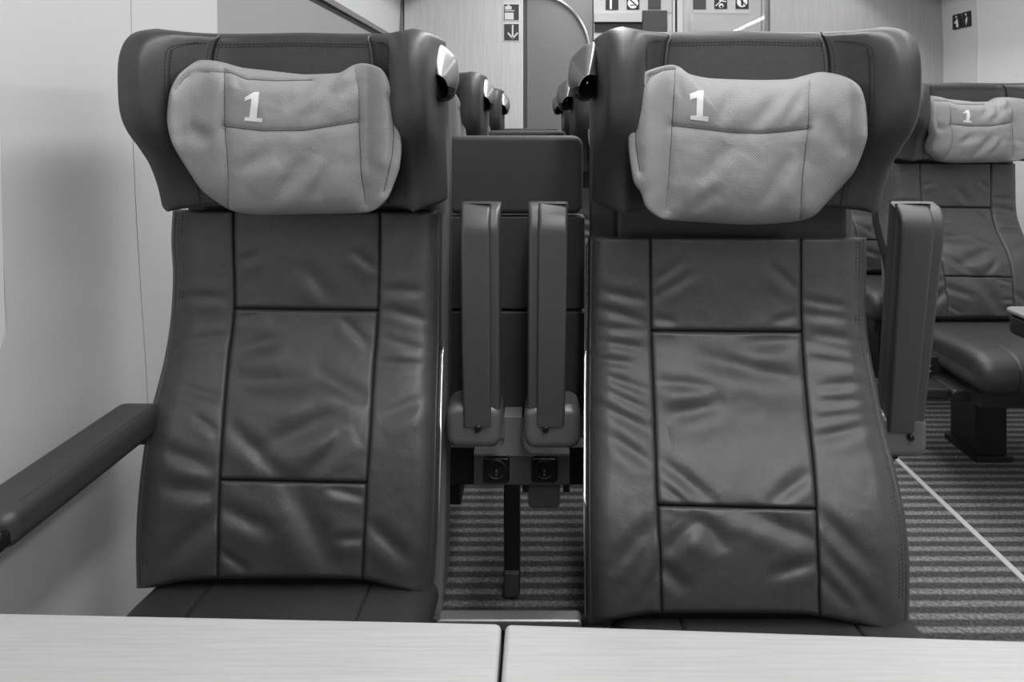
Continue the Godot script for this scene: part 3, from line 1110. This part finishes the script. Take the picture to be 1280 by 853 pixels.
# ------------------------------------------------------------------ scene
func _ready() -> void:
	# camera: level, lens shifted down so that uprights stay upright
	var cam := Camera3D.new()
	cam.name = "camera"
	add_child(cam)
	cam.position = Vector3(0, H, 0)
	cam.near = 0.05
	cam.far = 40.0
	cam.projection = Camera3D.PROJECTION_FRUSTUM
	cam.keep_aspect = Camera3D.KEEP_HEIGHT
	cam.size = 0.05 * 853.0 / F
	cam.frustum_offset = Vector2((640.0 - CX) / F, -(426.5 - CY) / F) * 0.05
	cam.current = true
	var env := Environment.new()
	env.background_mode = Environment.BG_COLOR
	env.background_color = Color(0, 0, 0)
	env.tonemap_mode = Environment.TONE_MAPPER_LINEAR
	env.tonemap_exposure = 1.0
	env.sdfgi_enabled = true
	env.ssao_enabled = true
	env.ssil_enabled = true
	var we := WorldEnvironment.new()
	we.name = "environment"
	we.environment = env
	add_child(we)
	ripple.seed = 4
	ripple.frequency = 0.012
	ripple.fractal_octaves = 3
	make_materials()
	headrest_tables()
	ceiling_lamp("ceiling_lamp", "long white ceiling light strip above the paired seats", 0.22, CEIL - 0.01, 0.20, BACK + 0.3, END - 0.15, 5.3)
	ceiling_lamp("ceiling_lamp", "long white ceiling light strip on the single seats' side", 1.18, CEIL - 0.01, 0.20, BACK + 0.3, END - 0.15, 3.0)
	ceiling_lamp("rack_lamp", "thin light strip under the luggage rack across the aisle", 1.62, H + 0.79, 0.05, BACK + 0.3, END - 0.15, 1.0)

	build_room()
	build_end_wall()

	# ---- seats
	var DL := seat_data(false)
	var DR := seat_data(true)
	var left := build_seat(DL, "train_seat", "dark leather train seat beside the window wall, facing the table", "leather seats in pairs", false)
	left.set_meta("kind_name", "train_seat")
	var right := build_seat(DR, "train_seat", "dark leather train seat beside the aisle, reclined, facing the table", "leather seats in pairs", true)
	right.set_meta("kind_name", "train_seat")
	var single := copy_of(left, Vector3(1.925, 0, -1.49), "dark leather single seat across the aisle with a pale pillow", "single seats across the aisle")
	var single2 := copy_of(left, Vector3(1.965, 0, -2.30), "dark leather single seat across the aisle, last before the end wall", "single seats across the aisle")
	org = left.position
	handle(left, 0.0, -99.0)
	org = right.position
	handle(right, 1284.0, -99.0)
	org = left.position
	single.scale = Vector3(1.07, 1, 1)
	single2.scale = Vector3(1.07, 1, 1)
	under_seat(single)
	org = left.position
	handle(single, 0.0, DL.xc)
	handle(single2, 0.0, DL.xc)
	org = left.position
	upright_arm(left, 574, 625, 578, 625, 256, 534, 1.20, 1.20, true, 556.5, 627, 598, 561)
	org = right.position
	upright_arm(right, 660, 711, 659, 706, 256, 534, 1.20, 1.20, false, 655, 726, 682, 562)
	for k in [1, 2]:
		var dz: float = -0.93 * k - 0.03 * (k - 1)
		copy_of(left, Vector3(0, 0, dz), ["dark leather window-side seat directly behind the window seat at the table", "dark leather window-side seat, third behind the table, last before the end wall"][k - 1])
		copy_of(right, Vector3(0, 0, dz), ["dark leather aisle-side seat directly behind the reclined seat at the table", "dark leather aisle-side seat, third behind the table, last before the end wall"][k - 1])
	var opp := copy_of(left, Vector3.ZERO, "unseen dark leather window seat added opposite the table to absorb fill light", "leather seats in pairs")  # opposite pair, added behind the camera to soak up fill light
	opp.position = Vector3(-0.39, 0, 0.80)
	opp.rotation.y = PI
	opp = copy_of(right, Vector3.ZERO, "unseen dark leather aisle seat added opposite the table to absorb fill light", "leather seats in pairs")
	opp.position = Vector3(0.315, 0, 0.80)
	opp.rotation.y = PI
	org = left.position
	lowered_arm(left, -0.682, -0.607, 0.84, 1.19, -0.449)
	org = right.position
	upright_arm(right, 1129, 1187, 1110, 1156, 256, 541, 1.215, 1.285, true, 1098, 1160, 1136, 573)
	var hb := PackedVector3Array()
	prism(hb, rrect(-1.33, H - 0.592, -1.285, H - 0.54, 0.012), 0.49, 0.625, 0.004, "zy")
	part("arm_bracket", hb, M.black, right)

	var con := console()
	con.set_meta("kind_name", "seat_console")
	copy_of(con, Vector3(0, 0, -0.93), "dark divider between the pair of seats behind the table seats")
	copy_of(con, Vector3(0, 0, -1.89), "dark divider between the last pair of seats before the end wall")
	build_tables()

func build_room() -> void:
	# floor, ceiling, far back
	structure("floor", boxed(Vector3(WL - 0.1, -0.05, -BACK), Vector3(WR + 0.1, 0.0, -END - 0.1)), M.carpet)
	structure("ceiling", boxed(Vector3(WL - 0.1, CEIL, -BACK), Vector3(WR + 0.1, CEIL + 0.05, -END - 0.1)), M.ceiling)
	structure("wall_back", boxed(Vector3(WL - 0.1, 0, -BACK + 0.06), Vector3(WR + 0.1, CEIL, -BACK)), M.grey_panel)
	# left wall: lower run, upper run and piers between windows; joints are real gaps over a dark backing
	var g := 0.0012
	structure("wall_left_backing", boxed(Vector3(WL - 0.10, 0, -BACK), Vector3(WL - 0.09, CEIL, -END)), M.black)
	var wl := PackedVector3Array()
	var w1a := -0.9
	var w1b := 1.03
	var w2a := 1.735
	var w2b := 3.80
	var vb := -0.30
	var vt := 0.45
	wl.append_array(wall_piece(-1, BACK, 1.37 - g, -1.15, vb))
	wl.append_array(wall_piece(-1, 1.37 + g, END, -1.15, vb))
	wl.append_array(wall_piece(-1, w1b, 1.37 - g, vb, vt))
	wl.append_array(wall_piece(-1, 1.37 + g, w2a, vb, vt))
	wl.append_array(wall_piece(-1, BACK, w1a, vb, vt))
	wl.append_array(wall_piece(-1, w2b, END, vb, vt))
	structure("wall_left", wl, M.wall)
	var wu := PackedVector3Array()
	wu.append_array(wall_piece(-1, BACK, 1.37 - g, vt, 1.15))
	wu.append_array(wall_piece(-1, 1.37 + g, END, vt, 1.15))
	structure("wall_left_upper", wu, M.wall_bright)
	# near window: rounded white surround with blind
	var ws := PackedVector3Array()
	var inner := rrect(-0.99, H + vb + 0.0, 0.87, H + vt - 0.03, 0.10, 6)
	var outer := rrect(-1.026, H + vb - 0.03, 0.90, H + vt, 0.05, 6)
	for i in outer.size():
		var j := (i + 1) % outer.size()
		var o1 := Vector3(wall_x(outer[i].y - H, -1), outer[i].y, outer[i].x)
		var o2 := Vector3(wall_x(outer[j].y - H, -1), outer[j].y, outer[j].x)
		var m1 := Vector3(wall_x(inner[i].y - H, -1) + 0.004, lerpf(outer[i].y, inner[i].y, 0.4), lerpf(outer[i].x, inner[i].x, 0.4))
		var m2 := Vector3(wall_x(inner[j].y - H, -1) + 0.004, lerpf(outer[j].y, inner[j].y, 0.4), lerpf(outer[j].x, inner[j].x, 0.4))
		var i1 := Vector3(wall_x(inner[i].y - H, -1) - 0.03, inner[i].y, inner[i].x)
		var i2 := Vector3(wall_x(inner[j].y - H, -1) - 0.03, inner[j].y, inner[j].x)
		quad(ws, o1, o2, m2, m1)
		quad(ws, m1, m2, i2, i1)
	var win := structure("window_1", ws, M.white)
	part("blind", wall_piece(-1, -0.9, 1.02, vb + 0.01, vt - 0.01, -0.03, 0.06), M.white, win)
	# corners of the near opening behind the rounded surround
	var cp := PackedVector3Array()
	cp.append_array(wall_piece(-1, 0.985, 1.031, vb - 0.002, vt, -0.002))
	structure("trim_1", cp, M.wall)
	# far window: grey roller blind, black track and grey rail over it
	var bl := structure("window_2", wall_piece(-1, w2a, w2b, vb, 0.4065, -0.004, 0.06), M.blind)
	part("blind_track", wall_piece(-1, w2a, w2b, 0.4065, 0.4287, -0.006, 0.06), M.black, bl)
	part("window_rail", boxed(Vector3(WL - 0.02, H + 0.4287, -w2a), Vector3(WL + 0.001, H + vt, -w2b), 0.002), M.grey_panel, bl)
	# right wall in panels with open joints
	structure("wall_right_backing", boxed(Vector3(WR + 0.09, 0, -BACK), Vector3(WR + 0.10, CEIL, -END)), M.white)
	var wr := PackedVector3Array()
	wr.append_array(wall_piece(1, BACK, 1.9, -1.15, -0.30))
	wr.append_array(wall_piece(1, BACK, 1.9, 0.45, 1.15))
	wr.append_array(wall_piece(1, BACK, -0.9, -0.30, 0.45))
	wr.append_array(wall_piece(1, 1.5, 1.9, -0.30, 0.45))
	wr.append_array(wall_piece(1, 1.902, 3.628, -1.15, 1.15))
	structure("wall_right", wr, M.wall_bright)
	structure("wall_right_end_panel", wall_piece(1, 3.642, END, -1.15, 1.15), M.wall)
	structure("trim_2", wall_piece(1, 3.628, 3.642, -1.15, 1.15, -0.004), M.white)
	var rw := structure("added_window_3", wall_piece(1, -0.9, 1.5, -0.30, 0.45, -0.03, 0.06), M.gloss_black)  # dark panes added out of view to cut the fill light
	part("window_frame", wall_piece(1, 0.28, 0.32, -0.30, 0.45, -0.005, 0.06), M.wall, rw)
	# luggage racks along both walls
	for sd in [-1, 1]:
		var t := thing("luggage_rack", ["luggage rack shelf above the window seats", "luggage rack shelf above the single seats"][0 if sd < 0 else 1], "rack", Vector3(WL if sd < 0 else WR, H + 0.8, -0.8))
		var xa := WL + 0.0 if sd < 0 else WR
		var xb := WL + 0.34 if sd < 0 else 1.58
		part("shelf", boxed(Vector3(xa, H + 0.80, -BACK - 0.01), Vector3(xb, H + 0.83, -END + 0.01), 0.004), M.white, t)
		part("front_rail", boxed(Vector3(xb - sd * 0.0, H + 0.795, -BACK - 0.01), Vector3(xb - sd * 0.02, H + 0.86, -END + 0.01), 0.004), M.bracket, t)
	# bright line in the carpet along the aisle
	var ln := structure("trim_3", boxed(Vector3(1.205, 0.0, 1.5), Vector3(1.222, 0.003, -END)), M.board)
	ln.set_meta("label", "thin white strip let into the carpet along the aisle")

func build_end_wall() -> void:
	var e := END
	var kx := func(px: float) -> float: return (px - CX) * END / F
	var panel := func(called: String, x0: float, x1: float, m: Material, d: float, v0 := -1.15, v1 := 1.15) -> MeshInstance3D:
		return structure(called, boxed(Vector3(kx.call(x0), H + v0, -d), Vector3(kx.call(x1), H + v1, -END - 0.08), 0.002), m)
	structure("wall_end_backing", boxed(Vector3(WL - 0.1, 0, -e - 0.85), Vector3(WR + 0.1, CEIL, -e - 0.9)), M.grey_dark)
	panel.call("trim_4", 490.0, 504.0, M.bracket, e - 0.004)
	panel.call("wall_end", 505.2, 654.0, M.wood_wall, e)
	panel.call("trim_5", 654.4, 658.5, M.grey_dark, e + 0.02)
	panel.call("wall_end_001", 658.5, 741.0, M.grey_panel, e + 0.012)
	panel.call("wall_end_002", 742.0, 840.0, M.wall, e)
	panel.call("trim_6", 840.5, 843.6, M.wall, e - 0.01)
	panel.call("trim_7", 843.8, 846.2, M.black, e + 0.02)
	panel.call("trim_8", 846.4, 853.0, M.wall, e - 0.01)
	panel.call("wall_end_003", 963.0, 1185.0, M.wood_dark, e)
	panel.call("wall_end_004", 853.0, 963.0, M.wall, e - 0.0, 0.82, 1.15)
	# curved metal strip on the grey panel
	var ar := PackedVector3Array()
	var pts := []
	for i in 40:
		var an := lerpf(-0.35, PI / 2 + 0.2, i / 39.0)
		pts.append(at(671.0 + 66.0 * cos(an), 68.0 - 74.0 * sin(an), e - 0.004))
	tube(ar, pts, 0.0085, 8)
	var arch := thing("curved_rail", "curved metal rail on the grey panel by the pictogram signs", "rail", at(735, 70, e))
	part("rail", ar, M.trim, arch)
	for q in [pts[4], pts[20]]:
		var sp := PackedVector3Array()
		tube(sp, [q, q + Vector3(0, 0, -0.03)], 0.006, 8)
		part("standoff", sp, M.trim, arch)
	# luggage and arrow pictograms
	var s1 := sign_card("pictogram_sign", "dark square sign with a white suitcase pictogram", 629, 4.5, 649.5, 26, M.white, e - 0.003)
	mark(s1, "field", [[630.2,5.5],[648.6,5.5],[648.6,25],[630.2,25]], e - 0.004, M.sign_grey)
	mark(s1, "suitcase", [[631,15.8],[642,15.8],[642,24.4],[631,24.4]], e - 0.0055, M.print_white)
	mark(s1, "small_case", [[631.2,7.8],[639.5,7.8],[639.5,11.8],[631.2,11.8]], e - 0.0055, M.print_white)
	mark(s1, "shelf_line", [[631.5,12.8],[643,12.8],[643,14.0],[631.5,14.0]], e - 0.0055, M.print_white)
	mark(s1, "case_handle", [[634,6.0],[637,6.0],[637,7.8],[634,7.8]], e - 0.0055, M.print_white)
	var s2 := sign_card("pictogram_sign", "dark square sign with a white arrow pointing down", 629, 29, 649.5, 51.5, M.white, e - 0.003)
	mark(s2, "field", [[630.2,30],[648.6,30],[648.6,50.5],[630.2,50.5]], e - 0.004, M.sign_grey)
	stroke(s2, "arrow_shaft", [640.8, 31], [640.8, 47.5], 2.0, e - 0.0055, M.print_white)
	stroke(s2, "arrow_head", [634.8, 41], [641.2, 48.4], 2.0, e - 0.0055, M.print_white)
	stroke(s2, "arrow_head", [647.2, 41], [640.4, 48.4], 2.0, e - 0.0055, M.print_white)
	# white notice board with three pictograms and a box below
	var nb := thing("notice_board", "white notice board with class numeral and no smoking pictograms", "sign", at(790, 28, e))
	part("board", plate(743, -40, 840, 16, e - 0.004, 0.01, 0.0, 0.001), M.board, nb)
	part("ledge", plate(743, 15.5, 802.5, 27.4, e - 0.03, 0.04, 0.0, 0.002), M.board, nb)
	part("black_strip", plate(743, 27.6, 803, 40, e - 0.008, 0.01), M.black, nb)  # flat black plate below the ledge
	part("dark_box", plate(803, 13, 834, 42, e - 0.012, 0.02, 0.0, 0.002), M.sign_grey, nb)
	var d2 := e - 0.006
	mark(nb, "class_field", [[757,-4],[773,-4],[773,12.4],[757,12.4]], d2, M.sign_black)
	mark(nb, "class_numeral", [[762.2,-4],[764.8,-4],[764.8,11.4],[762.2,11.4]], d2 - 0.0015, M.print_white)
	mark(nb, "smoking_field", [[783.4,-4],[799.2,-4],[799.2,12],[783.4,12]], d2, M.sign_black)
	disc(nb, "smoking_disc", 791.2, 4, 6.6, d2 - 0.0015, M.print_white)
	stroke(nb, "smoking_bar", [786, -2], [797.5, 8.5], 1.6, d2 - 0.003, M.sign_black)
	stroke(nb, "cigarette", [787.5, 6.8], [793.5, 6.3], 1.0, d2 - 0.003, M.sign_black)
	mark(nb, "plain_field", [[810,-4],[826,-4],[826,12],[810,12]], d2, M.sign_grey)
	# glazed door with pictograms on its band
	var x0: float = kx.call(853.5)
	var x1: float = kx.call(962.5)
	var door := structure("door_1", boxed(Vector3(x0, 0.0, -e - 0.02), Vector3(x0 + 0.035, H + 0.82, -e - 0.06), 0.004), M.wall)
	part("stile", boxed(Vector3(x1 - 0.014, 0.0, -e - 0.02), Vector3(x1, H + 0.82, -e - 0.06), 0.003), M.grey_panel, door)
	part("bottom_rail", boxed(Vector3(x0 + 0.035, 0.0, -e - 0.02), Vector3(x1 - 0.014, 0.25, -e - 0.06), 0.003), M.bracket, door)
	part("pane", boxed(Vector3(x0 + 0.03, 0.24, -e - 0.032), Vector3(x1 - 0.012, H + 0.82, -e - 0.040)), M.glass, door)
	var hd := PackedVector3Array()
	tube(hd, [at(864, 16, e), at(864, 120, e)], 0.006, 8)
	part("reflection_bar", hd, M.trim, door)  # metal bar added in place of a white reflection on the door
	# vestibule beyond the glass
	structure("wall_vestibule", boxed(Vector3(0.6, 0, -e - 0.75), Vector3(1.4, CEIL, -e - 0.79)), M.wall)
	structure("trim_9", boxed(Vector3(0.96, 0, -e - 0.742), Vector3(0.967, CEIL, -e - 0.75)), M.white)
	for xx in [0.58, 1.42]:
		structure("wall_vestibule_side", boxed(Vector3(xx - 0.01, 0, -e - 0.085), Vector3(xx + 0.01, CEIL, -e - 0.79)), M.wall)
	structure("floor_vestibule", boxed(Vector3(0.58, -0.05, -e - 0.05), Vector3(1.42, 0, -e - 0.8)), M.carpet)
	structure("ceiling_vestibule", boxed(Vector3(0.58, CEIL, -e - 0.05), Vector3(1.42, CEIL + 0.05, -e - 0.8)), M.ceiling)
	ceiling_lamp("vestibule_lamp", "small square light in the lobby beyond the glass door", 1.0, CEIL - 0.01, 0.2, e + 0.3, e + 0.5, 0.3)
	var dd := e - 0.0
	var db := thing("door_sign", "strip of three dark square pictograms on the glass door", "sign", at(905, 16, e))
	part("strip", plate(866, -40, 936.5, 16.5, e + 0.026, 0.004), M.board, db)
	var d3 := e + 0.0245
	mark(db, "plain_field", [[866.5,-4],[882.5,-4],[882.5,11.6],[866.5,11.6]], d3, M.sign_grey)
	mark(db, "seat_field", [[893,-4],[909,-4],[909,11.2],[893,11.2]], d3, M.sign_black)
	disc(db, "head", 901.5, 7.2, 3.0, d3 - 0.0015, M.print_white)
	disc(db, "ring", 901.8, 8.2, 1.6, d3 - 0.003, M.sign_black)
	stroke(db, "figure", [894.5, 7.5], [901, 1.5], 1.2, d3 - 0.0015, M.print_white)
	stroke(db, "figure", [899, 0.5], [907.5, 2.0], 1.4, d3 - 0.0015, M.print_white)
	mark(db, "quiet_field", [[919.5,-4],[935.8,-4],[935.8,11.2],[919.5,11.2]], d3, M.sign_black)
	disc(db, "quiet_disc", 927.6, 2.4, 6.6, d3 - 0.0015, M.print_white)
	stroke(db, "quiet_bar", [923, -3], [933, 7], 1.4, d3 - 0.003, M.sign_black)
	stroke(db, "bottle", [927.5, 0], [927.8, 7.0], 2.6, d3 - 0.003, M.sign_black)
	# pair of small toilet pictograms on the right wall, in the plane of that wall
	var sw := thing("toilet_sign", "two small black pictograms of figures on the pale side wall", "sign", Vector3(WR - 0.01, H + 0.46, -3.75))
	for k in 2:
		var dn: float = [3.84, 3.755][k]
		var df: float = dn - 0.072
		var s := PackedVector3Array()
		var v0 := 0.487
		var v1 := 0.563
		box(s, Vector3(WR + 0.002, H + v0, -dn), Vector3(WR - 0.006, H + v1, -df))
		part("field", s, M.sign_black, sw)
		var f := PackedVector3Array()
		var zc := -(dn + df) / 2
		var circ := PackedVector2Array()
		for q in 10: circ.append(Vector2(zc, H + v1 - 0.014) + Vector2(cos(TAU * q / 10), sin(TAU * q / 10)) * 0.006)
		prism(f, circ, WR - 0.008, WR - 0.0055, 0.0, "zy")
		var lean := 0.008 if k == 0 else -0.008
		prism(f, PackedVector2Array([Vector2(zc - 0.012 - lean, H + v1 - 0.045), Vector2(zc + 0.010, H + v1 - 0.024), Vector2(zc + 0.014, H + v1 - 0.04), Vector2(zc + 0.012 + lean, H + v0 + 0.008), Vector2(zc + 0.004, H + v0 + 0.008), Vector2(zc - 0.002, H + v0 + 0.03)]), WR - 0.008, WR - 0.0055, 0.0, "zy")
		part("figure", f, M.print_white, sw)

func build_tables() -> void:
	# table in two leaves with a gap between
	var v := -0.43
	var t := thing("folding_table", "pale wood table in two leaves in front of the pair of seats", "table", Vector3(-0.03, 0, -0.5))
	var leaf := func(p: Array) -> PackedVector3Array:
		var poly := PackedVector2Array()
		for q in p: poly.append(Vector2(q[0], -q[1]))
		var s := PackedVector3Array()
		prism(s, poly, H + v - 0.025, H + v, 0.004, "xz")
		return s
	var dd := func(y: float) -> float: return -v * F / (y - CY)
	var xx := func(px: float, y: float) -> float: return (px - CX) * (-v) / (y - CY)
	var r := 0.005
	var ax0: float = xx.call(0.0, 765.0)
	var ad0: float = dd.call(765.0)
	var ax1: float = xx.call(627.0, 778.0)
	var ad1: float = dd.call(778.0)
	var sl := (ad1 - ad0) / (ax1 - ax0)
	part("leaf", leaf.call([[-0.72, ad0 + sl * (-0.72 - ax0)], [ax1 - r, ad1 + 0.0], [ax1 - 0.3 * r, ad1 - 0.3 * r], [ax1, ad1 - r], [ax1 + 0.0005, 0.22], [-0.72, 0.22]]), M.table, t)
	var bx0: float = xx.call(631.5, 779.0)
	var bd0: float = dd.call(779.0)
	var bx1: float = xx.call(1280.0, 800.0)
	var bd1: float = dd.call(800.0)
	var sr := (bd1 - bd0) / (bx1 - bx0)
	part("leaf", leaf.call([[bx0 + r, bd0], [bx1 + 0.08, bd1 + sr * 0.08], [bx1 + 0.08, 0.22], [bx0 - 0.0005, 0.22], [bx0, bd0 - r], [bx0 + 0.3 * r, bd0 - 0.3 * r]]), M.table, t)
	var ped := PackedVector3Array()
	prism(ped, rrect(-0.12, -0.46, 0.06, -0.38, 0.02), 0.0, H + v - 0.02, 0.004, "xz")
	box(ped, Vector3(-0.65, H + v - 0.05, -0.36), Vector3(0.40, H + v - 0.0255, -0.48), 0.003)
	part("pedestal", ped, M.grey_dark, t)
	# metal cross rail between the two cushions
	var rl := thing("metal_rail", "flat brushed metal rail between the seat cushions behind the table", "rail", Vector3(-0.04, 0, -0.95))
	var s := PackedVector3Array()
	var A := at(545, 790, 0.96)
	var B := at(727, 776, 0.96)
	prism(s, rrect(A.x, A.y, B.x, B.y, 0.006), -0.982, -0.96, 0.003, "xy")
	part("rail", s, M.silver, rl)
	var br := PackedVector3Array()
	box(br, Vector3(A.x, A.y - 0.08, -0.968), Vector3(B.x, A.y + 0.004, -0.98), 0.002)
	part("bracket", br, M.black, rl)
	# table at the single seats across the aisle, hinged on the far wall
	var st := thing("wall_table", "dark rounded table edge at the single seats across the aisle", "table", Vector3(1.7, 0, -1.95))
	var q := PackedVector3Array()
	prism(q, rrect(1.25, -2.0, WR - 0.06, -1.55, 0.03, 5), H - 0.51, H - 0.497, 0.005, "xz")
	part("table_top", q, M.bracket, st)
	q = PackedVector3Array()
	prism(q, rrect(1.255, -1.995, WR - 0.06, -1.56, 0.03, 5), H - 0.565, H - 0.512, 0.012, "xz")
	part("underframe", q, M.black, st)
	q = PackedVector3Array()
	box(q, Vector3(1.60, 0.03, -1.80), Vector3(1.66, H - 0.56, -1.74), 0.005)
	box(q, Vector3(1.262, 0.0, -1.80), Vector3(1.70, 0.04, -1.74), 0.01)
	part("leg", q, M.black, st)

# boxes and a bright rod under the single seat
func under_seat(seat: Node3D) -> void:
	org = seat.position
	var q := PackedVector3Array()
	var C := at(1156, 500, 2.30)
	var D := at(1196, 486, 2.30)
	prism(q, rrect(C.x, C.y, D.x, D.y, 0.012), -2.42, -2.30, 0.008, "xy")
	part("under_seat_bar", q, M.black, seat)
	q = PackedVector3Array()
	C = at(1198, 503, 2.28)
	D = at(1252, 488, 2.28)
	prism(q, rrect(C.x, C.y, D.x, D.y, 0.014), -2.44, -2.28, 0.008, "xy")
	part("under_seat_bar", q, M.black, seat)
	q = PackedVector3Array()
	C = at(1150, 488, 2.42)
	D = at(1290, 446, 2.42)
	prism(q, rrect(C.x, C.y, D.x, D.y, 0.006), -2.66, -2.42, 0.004, "xy")
	part("under_seat_box", q, M.black, seat)
	q = PackedVector3Array()
	tube(q, [at(1206, 478, 2.40), at(1234, 479, 2.40)], 0.0035, 8)
	part("bright_rod", q, M.trim, seat)
	for y in [457.5, 464.5]:
		q = PackedVector3Array()
		tube(q, [at(1156, y, 2.40), at(1170, y, 2.40)], 0.003, 8)
		part("bright_rod", q, M.trim, seat)
